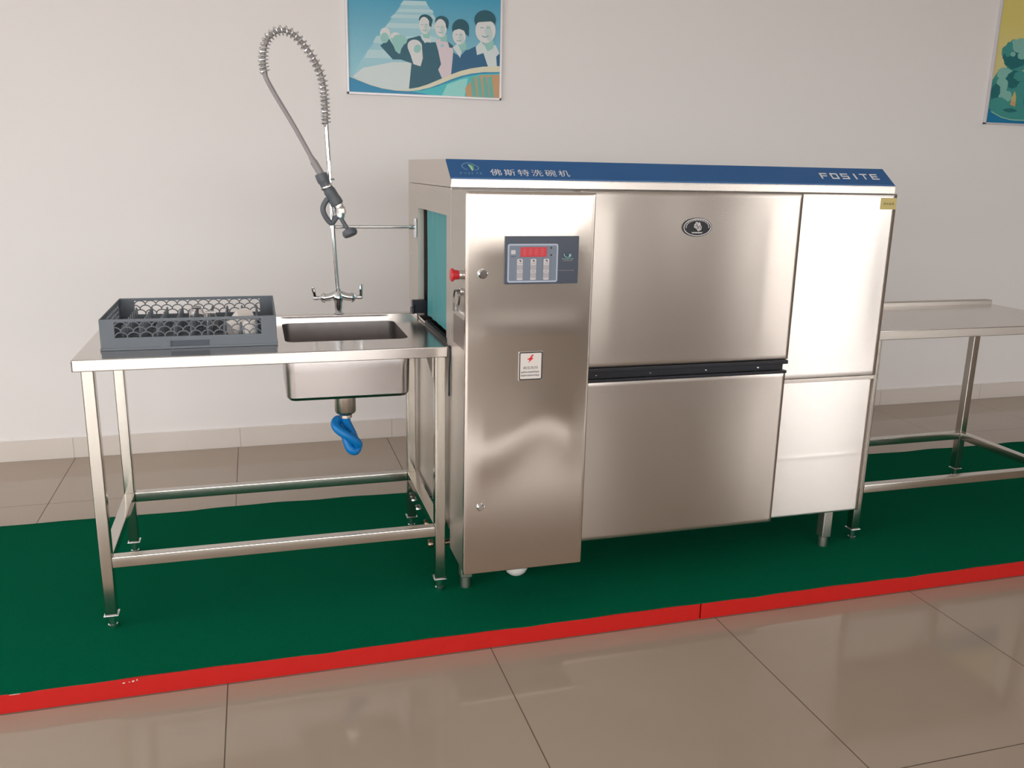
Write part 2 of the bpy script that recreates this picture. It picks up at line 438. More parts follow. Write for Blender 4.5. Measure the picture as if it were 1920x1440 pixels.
TH = .8973; TX0, TX1, TY0, TY1 = -1.2862, -.2128, .0108, .6041; RIMW, RIMH = .043, .018
SX0, SX1, SY0, SY1 = -.702, -.311, .165, .512                          # sink opening
t = thing('sink_table', 'stainless steel sink table with grey rack on its left half', 'sink table', ((TX0+TX1)/2, (TY0+TY1)/2, ZC))
b = new()
def plate_with_hole(b, x0, x1, y0, y1, hx0, hx1, hy0, hy1, z, r, dz):
    """top sheet with a rounded rectangular hole, folded down into the bowl"""
    def rr(a0, a1, b0, b1, rad, n=6):
        P = []
        for (cx, cy, s) in ((a1-rad, b1-rad, 0), (a0+rad, b1-rad, 90), (a0+rad, b0+rad, 180), (a1-rad, b0+rad, 270)):
            for i in range(n+1):
                q = math.radians(s+90*i/n); P.append((cx+rad*math.cos(q), cy+rad*math.sin(q)))
        return P
    H = rr(hx0, hx1, hy0, hy1, r)
    C = [(x1, y1), (x0, y1), (x0, y0), (x1, y0)]
    hv = [b.verts.new((*p, z)) for p in H]; cv = [b.verts.new((*p, z)) for p in C]; n = len(H)//4
    for q in range(4):
        seg = hv[q*n:(q+1)*n]
        for i in range(n-1): b.faces.new([cv[q], seg[i+1], seg[i]])
        b.faces.new([cv[q], cv[(q+1) % 4], hv[((q+1)*n) % len(hv)], seg[-1]])
    return H, hv, rr
H, hv, rr_ = plate_with_hole(b, TX0+.004, TX1-.004, TY0+.004, TY1-RIMW, SX0, SX1, SY0, SY1, TH, .03, .01)
lo = [b.verts.new((v.co.x, v.co.y, TH-.004)) for v in hv]
for i in range(len(hv)): b.faces.new([hv[i], hv[(i+1) % len(hv)], lo[(i+1) % len(hv)], lo[i]])
# front and end aprons with a rolled edge, and the raised rear rim
box(b, TX0, TX1, TY0, TY0+.006, TH-.034, TH-.0002, .0025, 3)
box(b, TX0, TX0+.006, TY0, TY1, TH-.034, TH-.0002, .0025, 3)
box(b, TX1-.006, TX1, TY0, TY1, TH-.034, TH-.0002, .0025, 3)
box(b, TX0, TX1, TY1-RIMW, TY1, TH-.034, TH+RIMH, .003, 3)
obj('tabletop', b, M['steel_top'], t)
b = new(); n = len(H)                                               # the bowl: inner and outer skin
def ring(off, z, inset=0.):
    return rr_(SX0+inset-off, SX1-inset+off, SY0+inset-off, SY1-inset+off, max(.004, .03+off-inset*.3))
L = [ring(0, 0), ring(-.001, 0), ring(-.006, 0), ring(-.012, 0), ring(-.03, 0)]
Z = [TH-.001, TH-.10, TH-.178, TH-.188, TH-.191]
Lo = [ring(.006, 0), ring(.004, 0), ring(.002, 0), ring(-.008, 0), ring(-.03, 0)]
Zo = [TH-.012, TH-.10, TH-.182, TH-.193, TH-.195]
inn = [[b.verts.new((*p, z)) for p in l] for l, z in zip(L, Z)]; out = [[b.verts.new((*p, z)) for p in l] for l, z in zip(Lo, Zo)]
for S in (inn, out):
    for a, c in zip(S, S[1:]):
        for i in range(n): b.faces.new([a[i], a[(i+1) % n], c[(i+1) % n], c[i]])
    b.faces.new(S[-1])
for i in range(n): b.faces.new([inn[0][i], inn[0][(i+1) % n], out[0][(i+1) % n], out[0][i]])
sb = obj('sink_bowl', b, M['steel_bowl'], t)
b = new(); dx, dy, dz = -.506, .335, TH-.195
lathe(b, [(.036, .0), (.036, -.083), (.033, -.089), (.0235, -.095), (.022, -.097), (.022, -.107), (.019, -.109)], (dx, dy, dz), seg=32)
obj('drain_fitting', b, M['steel'], sb)
# twisted blue drain hose: down, looped up to the left, crossing in front and round at the bottom
P = [(-.506, dy, dz-.10), (-.506, dy+.002, .595), (-.503, dy+.006, .575), (-.494, dy+.012, .553), (-.484, dy+.014, .53), (-.478, dy+.010, .512), (-.469, dy+.004, .498), (-.468, dy-.004, .484), (-.478, dy-.010, .474), (-.493, dy-.012, .482), (-.501, dy-.004, .50), (-.506, dy+.006, .52), (-.511, dy+.016, .545), (-.52, dy+.024, .572), (-.532, dy+.012, .584), (-.542, dy-.004, .578), (-.540, dy-.020, .566), (-.525, dy-.030, .552), (-.508, dy-.034, .541), (-.49, dy-.032, .527), (-.474, dy-.026, .512), (-.466, dy-.014, .496)]
def smooth(P, n=6):
    P = [Vector(p) for p in P]; Q = []
    for i in range(len(P)-1):
        p0, p1, p2, p3 = P[max(i-1, 0)], P[i], P[i+1], P[min(i+2, len(P)-1)]
        for k in range(n):
            s = k/n
            Q.append(.5*((2*p1)+(-p0+p2)*s+(2*p0-5*p1+4*p2-p3)*s*s+(-p0+3*p1-3*p2+p3)*s**3))
    return Q+[P[-1]]
Pz = [(x, y, z) for x, y, z in P]
b = new(); tube(b, smooth(Pz), .0155, 16)
hs = obj('drain_hose', b, M['blue_hose'], t); hs['label'] = 'blue twisted drain hose'
make_legs(t, (TX0+.038, TX1-.0255), (TY0+.024, TY1-.024), TH-.03)
lx0, lx1, ly0, ly1, w = TX0+.038, TX1-.0255, TY0+.024, TY1-.024, .017
rail('stretcher', t, lx0+w, lx1-w, ly0-w, ly0+w, .259, .294)
rail('stretcher', t, lx0+w, lx1-w, ly1-w, ly1+w, .259, .294)
rail('stretcher', t, lx0-w, lx0+w, ly0+w, ly1-w, .259, .294)
rail('stretcher', t, lx1-w, lx1+w, ly0+w, ly1-w, .259, .294)
b = new(); prism(b, [(0, 0), (.17, 0), (0, -.07)], (lx1-w-.002, ly0+w, TH-.036), (0, 1, 0), (0, 0, 1), (1, 0, 0), 0, .002)
obj('gusset', b, M['steel_side'], t)

UX0, UX1, UY0, UY1, UH = 1.3885, 2.41, .0376, .589, .889
t = thing('outfeed_table', 'bare stainless steel table to the right of the dishwasher', 'table', ((UX0+UX1)/2, (UY0+UY1)/2, ZC))
b = new()
box(b, UX0, UX1, UY0, UY1-.04, UH-.004, UH, .001)
box(b, UX0, UX1, UY0, UY0+.006, UH-.034, UH-.0002, .0025, 3, 1)
box(b, UX0, UX0+.006, UY0, UY1, UH-.034, UH-.0002, .0025, 3, 1); box(b, UX1-.006, UX1, UY0, UY1, UH-.034, UH-.0002, .0025, 3, 1)
box(b, UX0, UX1, UY1-.04, UY1, UH-.034, UH+.018, .003, 3, 1)
obj('tabletop', b, [M['steel_top'], M['steel_side']], t)
ux0, ux1, uy0, uy1 = UX0+.019, UX1-.053, UY0+.024, UY1-.024
make_legs(t, (ux0, ux1), (uy0, uy1), UH-.03)
for a in ((ux0+w, ux1-w, uy0-w, uy0+w), (ux0+w, ux1-w, uy1-w, uy1+w), (ux0-w, ux0+w, uy0+w, uy1-w), (ux1-w, ux1+w, uy0+w, uy1-w)):
    rail('stretcher', t, *a, .253, .286)

# ------------------------------------------------------------------ dishwasher
X0, X1, YB = -.2104, 1.3745, .7496
HX1 = 1.3625; PC = -.2028; CX1 = .172; HZ = 1.382
dw = thing('dishwasher', 'long stainless steel conveyor dishwasher with blue name strip along its top', 'dishwasher', ((X0+X1)/2, .35, ZC))
b = new()                                                           # hood with slanted front
prism(b, [(0, HZ), (0, 1.4055), (.0801, 1.464), (YB, 1.464), (YB, HZ)], (X0, 0, 0), (0, 1, 0), (0, 0, 1), (1, 0, 0), 0, HX1-X0)
bmesh.ops.bevel(b, geom=list(b.edges), offset=.0015, segments=2, affect='EDGES')
hood = obj('hood', b, M['steel'], dw)
b = new()                                                           # side sheets, back, floor pan and inner front frame
zs = .289
box(b, X0, X0+.002, .0, .062, zs, HZ-.0015); box(b, X0, X0+.002, .558, YB, zs, HZ-.0015)
box(b, X0, X0+.002, .062, .558, 1.297, HZ-.0015); box(b, X0, X0+.002, .062, .558, zs, .905)
box(b, X0+.002, X0+.022, .558, .560, .905, 1.297); box(b, X0+.002, X0+.022, .060, .062, .905, 1.297); box(b, X0+.002, X0+.022, .062, .558, 1.297, 1.299)
obj('side_panel', b, M['steel_side'], dw)
bx('side_panel', M['steel_side'], dw, X1-.002, X1, .002, YB, zs, HZ-.0015)
bx('back_panel', M['steel_side'], dw, X0+.002, X1-.002, YB-.002, YB, zs, HZ-.0015)
bx('base_pan', M['dark_steel'], dw, X0+.002, X1-.002, .004, YB-.002, zs, zs+.004)
bx('inner_frame', M['dark_steel'], dw, X0+.003, X1-.003, .004, .012, .24, HZ-.002)
# teal curtain and the things in the entry opening
b = new(); n = 24; cols = []
for i in range(n+1):
    y = .066+.442*i/n; x = X0+.026+.004*math.sin(i*1.3)*(i/n)**2
    cols.append([b.verts.new((x, y, .916)), b.verts.new((x+.001, y, 1.1)), b.verts.new((x, y, 1.2975)), b.verts.new((x+.003, y, 1.2975)), b.verts.new((x+.004, y, 1.1)), b.verts.new((x+.003, y, .916))])
for i in range(n):
    for j in range(6): b.faces.new([cols[i][j], cols[i][(j+1) % 6], cols[i+1][(j+1) % 6], cols[i+1][j]])
b.faces.new(cols[0]); b.faces.new(cols[-1])
obj('entry_curtain', b, M['teal'], dw)
b = new(); pts = []
y = .42
prof = [(.42, .9), (.052, .9)]
yy = .052; i = 0
while yy < .42:
    prof.append((yy, .9115+(.006 if i % 3 == 0 else .001*(i % 2)))); yy += .0095; i += 1
prism(b, prof, (X0-.0018, 0, 0), (0, 1, 0), (0, 0, 1), (1, 0, 0), 0, .012)
obj('conveyor_gasket', b, M['blackrub'], dw)
b = new(); box(b, X0-.026, X0+.045, .528, .556, .918, .966, .003); box(b, X0-.03, X0-.018, .522, .56, .916, .94, .004)
lathe(b, [(.006, 0), (.006, .006), (.003, .009)], (X0-.022, .527, .945), (0, -1, 0), 12)
obj('rack_guide', b, M['black'], dw)
b = new(); tube(b, smooth([(X0-.004, .001, .902), (X0-.002, -.006, .885), (X0-.0045, -.005, .82), (X0-.0045, -.003, .76), (X0-.004, -.001, .742)]), .0028, 8)
obj('cable', b, M['black'], dw)

# control cabinet
b = new(); box(b, X0, CX1, PC+.012, 0, .226, HZ-.006, .0015); cab = obj('control_cabinet', b, M['steel_side'], dw)
g = lambda u, v, cu, cv, su, sv: math.exp(-((u-cu)/su)**2-((v-cv)/sv)**2)
def fcab(u, v):
    vc = .345+.075*math.exp(-((u-.64)/.30)**2)
    return .0055*g(u, v, .55, .93, .55, .10)+.0036*math.exp(-((v-vc)/.08)**2)+.0016*g(u, v, .5, .66, .7, .04)
b = new(); grid_panel(b, X0-.0015, CX1+.0015, .222, HZ-.005, PC, .012, fcab, 48, 120); cd = obj('cabinet_door', b, M['steel_cab'], dw, angle=50)
def cam_lock(name, x, z, r=.0135):
    b = new(); lathe(b, [(r, 0), (r, .004), (r*.75, .008), (r*.7, .009)], (x, PC-.0005, z), (0, -1, 0), 24)
    box(b, x-.0012, x+.0012, PC-.0105, PC-.009, z-.006, z+.006); box(b, x+r*.4, x+r*1.15, PC-.006, PC-.001, z-.005, z+.004, .001)
    return obj(name, b, M['chrome'], cd)
cam_lock('door_lock', -.163, 1.148); cam_lock('door_lock', -.161, .442, .0115)
# operating panel
PX0, PX1, PZ0, PZ1 = -.0995, .1225, 1.118, 1.2545; py = PC-.0068
b = new(); box(b, PX0, PX1, py-.0015, PC+.002, PZ0, PZ1, .0008); cpn = obj('control_panel', b, M['panel'], dw)
def pm(cx, cy): return (PX0+(cx-175)/(1740-175)*(PX1-PX0), PZ1-(cy-145)/(1150-145)*(PZ1-PZ0))
A = Art((0, py-.0015, 0), (1, 0, 0), (0, 0, 1), (0, -1, 0), fmap=pm)
def rrect(x0, y0, x1, y1, r):
    return arc(x1-r, y1-r, r, r, 0, 90, 5)+arc(x0+r, y1-r, r, r, 90, 180, 5)+arc(x0+r, y0+r, r, r, 180, 270, 5)+arc(x1-r, y0+r, r, r, 270, 360, 5)
A.poly(rrect(228, 303, 1294, 1112, 45)[::-1], M['panel_line']); A.poly(rrect(262, 338, 1262, 1078, 22)[::-1], M['panel_in'])
A.poly(rrect(298, 432, 392, 518, 8)[::-1], M['btn'])
A.marks(300, 400, 555, 22, M['ink'], 4, .6, 2)
for cy in (390, 540):
    A.ell(1145, cy, 20, 22, M['ink']); A.marks(1185, 1250, cy-10, 22, M['midink'], 3, .6, 3)
for cx in (487, 768, 1042):
    A.poly(rrect(cx-62, 615, cx+62, 1060, 24)[::-1], M['btn'])
    A.rect(cx-60, 745, cx+60, 850, M['btn2']); A.rect(cx-60, 905, cx+60, 1020, M['btn2'])
    A.poly([(cx-25, 640), (cx+20, 638), (cx+28, 690), (cx+5, 668)], M['ink']); A.marks(cx-35, cx+40, 700, 16, M['midink'], 3, .7, 4)
    A.marks(cx-40, cx+40, 862, 26, M['midink'], 3, .6, 5)
A.poly(arc(1495, 520, 85, 75, 200, 20, 14)+[(1530, 570), (1490, 590), (1440, 560)], M['logo_teal'])
A.ribbon(arc(1500, 525, 40, 45, 230, 30, 10), 18, M['panel']); A.ell(1545, 545, 26, 32, M['logo_teal'])
A.text('FOSITE', 1375, 636, 1612, 606, M['logo_teal']); A.marks(1380, 1605, 648, 20, M['midink'], 9, .75, 6); A.marks(1300, 1650, 855, 20, M['midink'], 16, .7, 7)
A.done('panel_print', cpn)
b = new(); xa, za = pm(497, 575); xb, zb = pm(1050, 372); box(b, xa, xb, py-.0032, py-.0012, za, zb, .0005); dsp = obj('display', b, M['display'], cpn)
A = Art((0, py-.0032, 0), (1, 0, 0), (0, 0, 1), (0, -1, 0), fmap=pm)
for i in range(4): A.text('8', 545+125*i, 545, 610+125*i, 402, M['digit'])
A.done('digits', dsp)
# high-voltage label
lx0_, lx1_, lz0_, lz1_ = -.0495, .0225, .833, .918
def lmap(cx, cy): return (lx0_+(cx-270)/(1150-270)*(lx1_-lx0_), lz1_-(cy-175)/(1275-175)*(lz1_-lz0_))
b = new(); box(b, lx0_, lx1_, PC-.0052, PC+.002, lz0_, lz1_, .0004)
wl = obj('warning_label', b, M['label_white'], dw)
A = Art((0, PC-.0052, 0), (1, 0, 0), (0, 0, 1), (0, -1, 0), fmap=lmap)
A.poly(rrect(270, 175, 1150, 1275, 60)[::-1], M['ink']); A.poly(rrect(312, 222, 1105, 1225, 34)[::-1], M['label_white'])
A.poly([(745, 285), (820, 290), (745, 395), (800, 430), (690, 525), (610, 610), (655, 490), (555, 452), (665, 405)][::-1], M['redink'])
A.text('高压危险', 425, 845, 985, 735, M['ink'])
A.marks(340, 1040, 925, 75, M['midink'], 11, .78, 8); A.marks(335, 1040, 1055, 75, M['midink'], 11, .78, 9)
A.done('label_print', wl)
# emergency stop, key switch, brown-grey patch and strip on the cabinet's left flank
b = new(); lathe(b, [(.0135, 0), (.0135, .012), (.0115, .013)], (X0-.0005, -.164, 1.142), (-1, 0, 0), 24); es = obj('emergency_stop', b, M['dull_chrome'], dw)
b = new(); lathe(b, [(.0115, .012), (.0135, .015), (.014, .024), (.018, .028), (.0195, .032), (.0175, .035), (.0, .0365)], (X0-.0005, -.164, 1.142), (-1, 0, 0), 28)
mb = obj('button_head', b, M['estop'], es); mb['label'] = 'red mushroom button head'
b = new(); lathe(b, [(.011, 0), (.011, .006), (.007, .008)], (X0-.0005, -.15, 1.092), (-1, 0, 0), 20); ks = obj('key_switch', b, M['dull_chrome'], dw)
b = new(); kx = X0-.012
tube(b, smooth([(kx, -.150, 1.094), (kx, -.166, 1.098), (kx, -.176, 1.086), (kx, -.170, 1.066), (kx, -.158, 1.052)]), .0030, 8)
tube(b, smooth([(kx-.003, -.146, 1.094), (kx-.003, -.128, 1.092), (kx-.003, -.116, 1.074), (kx-.003, -.118, 1.052)]), .0026, 8)
box(b, kx-.003, kx, -.166, -.150, 1.036, 1.056, .0008); box(b, kx-.005, kx-.002, -.126, -.110, 1.03, 1.055, .0008)
box(b, X0-.014, X0-.006, -.152, -.148, 1.086, 1.098, .0008)
obj('keys', b, M['dark_steel'], ks)
bx('flank_patch', M['patch'], dw, X0-.001, X0+.001, -.185, -.045, .925, 1.012, bev=.0004)  # flat brown-grey rectangle on the cabinet flank
bx('latch_strip', M['dull_chrome'], dw, X0-.002, X0+.001, -.185, -.045, 1.028, 1.036, bev=.0004)

# doors
DY = -.0527; DX1 = .9645; DX0 = .182
def fdoor(u, v): return .0022*math.sin(PI*u)*math.sin(PI*v)+.0012*g(u, v, .93, .6, .10, .5)+.0008*g(u, v, .12, .5, .08, .6)
b = new(); grid_panel(b, DX0, DX1, .822, HZ-.003, DY, .05, fdoor, 60, 40); ud = obj('upper_door', b, M['steel_door'], dw, angle=50)
def fdoor2(u, v): return .002*math.sin(PI*u)*math.sin(PI*v)-.0003*g(u, v, .93, .9, .02, .03)
b = new(); grid_panel(b, DX0, DX1-.004, .222, .775, DY, .05, fdoor2, 60, 40); obj('lower_door', b, M['steel_door'], dw, angle=50)
b = new()                                                           # black channel handle: two lips and a recessed web
box(b, DX0, DX1-.006, DY-.012, DY+.03, .8085, .8215, .0015); box(b, DX0, DX1-.010, DY-.014, DY+.03, .7765, .7865, .0015); box(b, DX0, DX1-.016, DY+.004, DY+.03, .785, .81)
hd = obj('door_handle', b, M['black'], dw)
for x in (.259, .45, .655, .852):
    b = new(); lathe(b, [(.004, 0), (.004, .001), (.0025, .0028)], (x, DY+.0042, .797), (0, -1, 0), 12); obj('screw', b, M['dull_chrome'], hd)
# oval badge
bm_ = new(); bc = (.58, 1.27); n = 48
pp = arc(0, 0, .051, .0295, 0, 360, n)[:-1]
prism(bm_, pp, (bc[0], DY-.0038, bc[1]), (1, 0, 0), (0, 0, 1), (0, -1, 0), -.003, .0022); bg = obj('badge', bm_, M['black'], dw)
A = Art((bc[0], DY-.006, bc[1]), (1, 0, 0), (0, 0, 1), (0, -1, 0))
A.ribbon(arc(0, 0, .0475, .0265, 0, 360, 48), .0022, M['dull_chrome']); A.ribbon(arc(0, .001, .040, .0215, -8, 188, 30), .0042, M['midink'])
for i in range(15):
    q = math.radians(186-192*i/14); A.ell(.040*math.cos(q), .001+.0215*math.sin(q), .0012, .0016, M['white_ink'], n=6)
A.poly([(-.014, .0), (-.013, .008), (-.006, .0175), (-.002, .0165), (.0, .0125), (.003, .0165), (.008, .014), (.010, .007), (.014, .001), (.0125, -.008), (.002, -.0125), (-.001, -.009), (-.006, -.004)], M['btn'])
A.ribbon([(-.006, .012), (-.002, .006), (.0, -.001), (-.003, -.006)], .002, M['black']); A.ribbon(arc(.006, -.001, .0035, .005, -60, 250, 12), .0018, M['black'])
A.ribbon([(-.011, .004), (-.006, .0045), (-.003, .002)], .0016, M['black'])
A.poly([(-.023, -.0145), (.021, -.0145), (.012, -.0195), (-.018, -.0195)][::-1], M['midink']); A.marks(-.019, .016, -.0185, .0032, M['white_ink'], 7, .7, 11)
A.done('badge_print', bg)
# right-hand panels
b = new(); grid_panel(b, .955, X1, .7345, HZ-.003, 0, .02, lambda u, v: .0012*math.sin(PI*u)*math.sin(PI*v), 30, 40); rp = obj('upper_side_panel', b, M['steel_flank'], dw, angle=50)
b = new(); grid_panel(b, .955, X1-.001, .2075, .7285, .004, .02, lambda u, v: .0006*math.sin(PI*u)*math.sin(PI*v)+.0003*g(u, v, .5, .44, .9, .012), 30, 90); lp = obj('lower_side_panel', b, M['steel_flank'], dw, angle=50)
bx('panel_ledge', M['steel'], dw, .97, X1-.002, .003, .02, .7195, .7335, bev=.001)
b = new(); box(b, 1.309, 1.3715, -.0022, .002, 1.328, 1.367, .0004); ys = obj('sticker', b, M['yellow'], rp); ys['label'] = 'small yellow sticker'
A = Art((0, -.0022, 0), (1, 0, 0), (0, 0, 1), (0, -1, 0)); A.marks(1.318, 1.363, 1.343, .009, M['yellowink'], 4, .8, 12); A.done('sticker_print', ys)
# blue name strip on the slanted front of the hood
sl = Vector((0, .0801, 1.464-1.4055)); sln = sl.normalized(); nrm = Vector((0, -sln.z, sln.y))
o_ = Vector((X0, 0, 1.4055))
b = new(); prism(b, [(.0008, .0015), (HX1-X0-.0008, .0015), (HX1-X0-.0008, sl.length-.001), (.0008, sl.length-.001)], o_, (1, 0, 0), sln, nrm, -.0005, .0012)
bn = obj('name_strip', b, M['banner'], dw)
A = Art((0, 0, 1.4055)+nrm*.0012 if False else Vector((0, 0, 1.4055))+nrm*.0012, (1, 0, 0), sln, nrm)
A.rect(X0+.001, .0035, HX1-.001, .0065, M['banner_edge'])
for i, ch in enumerate('佛斯特洗碗机'):
    A.text(ch, -.083+.0437*i, .0195, -.083+.0437*i+.0355, .0515, M['white_ink'])
cx = 1.083; h0, h1, lw_, st = .0345, .0655, .030, .0058
def F(x0, y0, x1, y1): A.rect(cx+lw_*x0, h0+(h1-h0)*y0, cx+lw_*x1, h0+(h1-h0)*y1, M['white_ink'], raise_=False)
A.d += .0002
s_, v_ = .2, .2
F(0, 0, s_, 1); F(s_, .8, 1, 1); F(s_, .42, .9, .60); cx += .0415
F(0, 0, s_, 1); F(.8, 0, 1, 1); F(s_, .8, .8, 1); F(s_, 0, .8, v_); cx += .0415
F(0, .42, s_, 1); F(s_, .8, 1, 1); F(s_, .42, 1, .6); F(.8, v_, 1, .42); F(0, 0, 1, v_); cx += .0415
F(.38, 0, .62, 1); cx += .0365
F(0, .8, 1, 1); F(.4, 0, .6, .8); cx += .0415
F(0, 0, s_, 1); F(s_, .8, 1, 1); F(s_, .42, .9, .6); F(s_, 0, 1, v_)
lc = (-.141, .057)
A.ribbon(arc(lc[0]-.004, lc[1]+.004, .021, .017, 20, 250, 18), .0032, M['pale_ink']); A.ribbon(arc(lc[0]+.014, lc[1]-.002, .011, .011, -120, 110, 14), .003, M['pale_ink'])
A.poly([(lc[0]-.006, lc[1]+.014), (lc[0]+.008, lc[1]+.012), (lc[0]+.011, lc[1]-.004), (lc[0]+.003, lc[1]-.020), (lc[0]-.002, lc[1]-.006)][::-1], M['leaf'])
A.ribbon([(lc[0]-.004, lc[1]+.012), (lc[0]+.002, lc[1]), (lc[0]+.004, lc[1]-.016)], .003, M['white_ink'])
for i, ch in enumerate('FOSITE'): A.text(ch, -.178+.0122*i, .0215, -.178+.0122*i+(.0066 if ch != 'I' else .002), .031, M['pale_ink'])
A.done('name_lettering', bn)
# legs and pipe stubs
def mleg(x, y):
    b = new(); box(b, x-.0195, x+.0195, y-.0195, y+.0195, ZC+.04, ZC+.23, .004, 3); lathe(b, [(.0155, 0), (.0165, .003), (.0165, .042)], (x, y, ZC), seg=24); return b
l0 = obj('leg', mleg(-.148, .036), M['steel_side'], dw)
for x, y in ((1.257, .036), (-.148, .70), (1.257, .70)): dup(l0, (x+.148, y-.036, 0), dw)
for y, z, m in ((.545, .185, 'dull_chrome'), (.45, .187, 'dull_chrome'), (.275, .199, 'brass'), (.205, .152, 'brass')):
    b = new(); tube(b, smooth([(X0-.03, y, z), (X0+.01, y, z), (X0+.04, y, z), (X0+.06, y, z+.008), (X0+.068, y, z+.03), (X0+.068, y, .2905)]), .0105, 14)
    lathe(b, [(.0135, 0), (.0145, .002), (.0145, .016), (.012, .018)], (X0-.034, y, z), (1, 0, 0), 16)
    obj('pipe_stub', b, M[m], dw)

# small white bowl standing under the cabinet
b = new(); r_ = .046
lathe(b, [(0, 0), (.014, 0), (.022, .002), (.034, .012), (.043, .03), (r_, .055), (r_-.003, .055), (.04, .03), (.031, .014), (.018, .006), (0, .005)], (.045, .085, ZC), seg=36)
tag(obj('plastic_bowl', b, M['white_cer']), 'small white bowl on the green carpet under the dishwasher cabinet', 'bowl')

# ------------------------------------------------------------------ dish rack
QX0, QX1, QY0, QY1, QZ0, QZ1 = -1.2245, -.7265, .128, .556, TH, TH+.093
rk = thing('dish_rack', 'grey plastic dish rack with scalloped sides on the sink table', 'dish rack', ((QX0+QX1)/2, (QY0+QY1)/2, QZ0))
def scallops(b, axis, const, t, a0, a1, z0, z1, n):
    """three rows of open fish-scale arches between a0..a1"""
    per = (a1-a0)/n; rh = (z1-z0)/3
    P = lambda a, z: (a, const, z) if axis == 'x' else (const, a, z)
    for row in range(4):
        zb = z0+rh*(row-1) if row else z0-rh
        off = .5 if row % 2 else 0
        for i in range(-1, n+1):
            c = a0+per*(i+off+.5); pts = []
            for k in range(11):
                q = PI-PI*k/10; a = c+per*.52*math.cos(q); z = zb+rh*1.02+rh*1.0*math.sin(q)-rh*.0
                if a0-.0005 <= a <= a1+.0005 and z0-.0008 <= z <= z1+.0008: pts.append(P(a, z))
            if len(pts) >= 3: tube(b, pts, .0019, 6)
def rack_wall(name, axis, const0, const1, a0, a1, wa0, wa1, wz0, wz1, notch=None):
    b = new()
    B = (lambda p0, p1, z0, z1, bev=.0012: box(b, p0, p1, const0, const1, z0, z1, bev)) if axis == 'x' else (lambda p0, p1, z0, z1, bev=.0012: box(b, const0, const1, p0, p1, z0, z1, bev))
    B(a0, wa0, QZ0+.006, QZ1); B(wa1, a1, QZ0+.006, QZ1); B(wa0-.001, wa1+.001, wz1, QZ1)
    if notch:
        n0, n1, nz = notch
        B(wa0-.001, n0, QZ0+.006, wz0); B(n1, wa1+.001, QZ0+.006, wz0); B(n0-.001, n1+.001, nz, wz0)
    else: B(wa0-.001, wa1+.001, QZ0+.006, wz0)
    scallops(b, axis, (const0+const1)/2, 0, wa0, wa1, wz0, wz1, 12)
    return obj(name, b, M['rack'], rk)
T_ = .004
rack_wall('front_wall', 'x', QY0, QY0+T_, QX0, QX1, -1.184, -.772, QZ0+.038, QZ0+.084, (-1.033, -.923, QZ0+.024))
b = new(); box(b, -1.034, -.922, QY0+.003, QY0+.006, QZ0+.005, QZ0+.026); obj('grip_recess', b, M['rack_shaded'], rk)
rack_wall('back_wall', 'x', QY1-T_, QY1, QX0, QX1, -1.178, -.772, QZ0+.038, QZ0+.084)
rack_wall('side_wall', 'y', QX0, QX0+T_, QY0+T_-.001, QY1-T_+.001, QY0+.05, QY1-.05, QZ0+.038, QZ0+.084)
rack_wall('side_wall', 'y', QX1-T_, QX1, QY0+T_-.001, QY1-T_+.001, QY0+.05, QY1-.05, QZ0+.038, QZ0+.084)
b = new(); box(b, QX0-.003, QX1+.003, QY0-.003, QY1+.003, QZ0+.0002, QZ0+.007, .0015)
bmesh.ops.delete(b, geom=list(b.verts), context='VERTS')
for i in range(11):
    x = QX0+.002+(QX1-QX0-.01)*i/10; box(b, x, x+.006, QY0, QY1, QZ0+.0005, QZ0+.008)
for i in range(10):
    y = QY0+.002+(QY1-QY0-.01)*i/9; box(b, QX0, QX1, y, y+.006, QZ0+.0005, QZ0+.0078)
box(b, QX0-.002, QX1+.002, QY0-.002, QY0+.004, QZ0+.0004, QZ0+.0075, .001); box(b, QX0-.002, QX1+.002, QY1-.004, QY1+.002, QZ0+.0004, QZ0+.0075, .001)
box(b, QX0-.002, QX0+.004, QY0, QY1, QZ0+.0004, QZ0+.0075, .001); box(b, QX1-.004, QX1+.002, QY0, QY1, QZ0+.0004, QZ0+.0075, .001)
obj('base_grid', b, M['rack'], rk)
pg = None
for i in range(9):
    for j in range(8):
        x, y = QX0+.057+.048*i, QY0+.046+.048*j
        if math.hypot(x+.829, y-.345) < .043 or math.hypot(x+.846, y-.215) < .034: continue
        if pg is None:
            b = new(); lathe(b, [(.0062, 0), (.0045, .03), (.0032, .058), (.0015, .061)], (x, y, QZ0+.007), seg=8)
            pg = obj('peg', b, M['rack'], rk); p0 = (x, y)
        else: dup(pg, (x-p0[0], y-p0[1], 0), rk)
def cup_prof(r, h, t=.0022): return [(0, 0), (r*.55, 0), (r*.6, .003), (r*.8, h*.35), (r*.95, h*.75), (r, h), (r-t, h), (r*.93-t, h*.75), (r*.78-t, h*.36), (r*.5, .006), (0, .0055)]
zr = QZ0+.0085
def cup(name, x, y, r, h, m, label, cat, tilt=(0, 1), up=False, group=None, z=None):
    b = new()
    ax = Vector((math.sin(tilt[0])*math.cos(tilt[1]), math.sin(tilt[0])*math.sin(tilt[1]), math.cos(tilt[0])))
    if up: lathe(b, cup_prof(r, h), (x, y, z or zr), ax, 32)
    else: lathe(b, cup_prof(r, h), Vector((x, y, z or zr))+ax*h, -ax, 32)
    return tag(obj(name, b, m), label, cat, group)
cup('glass_tumbler', -.9745, .448, .0305, .068, M['glass'], 'upturned clear glass in the middle of the grey rack, towards the back', 'glass', group='upturned glasses in the rack')
cup('glass_tumbler', -.9275, .352, .028, .066, M['glass'], 'upturned clear glass in the rack, in front of the other glass', 'glass', group='upturned glasses in the rack')
cup('white_bowl', -.829, .365, .046, .052, M['white_cer'], 'white bowl leaning in the right part of the grey rack', 'bowl', (.5, -1.2), z=zr+.014)
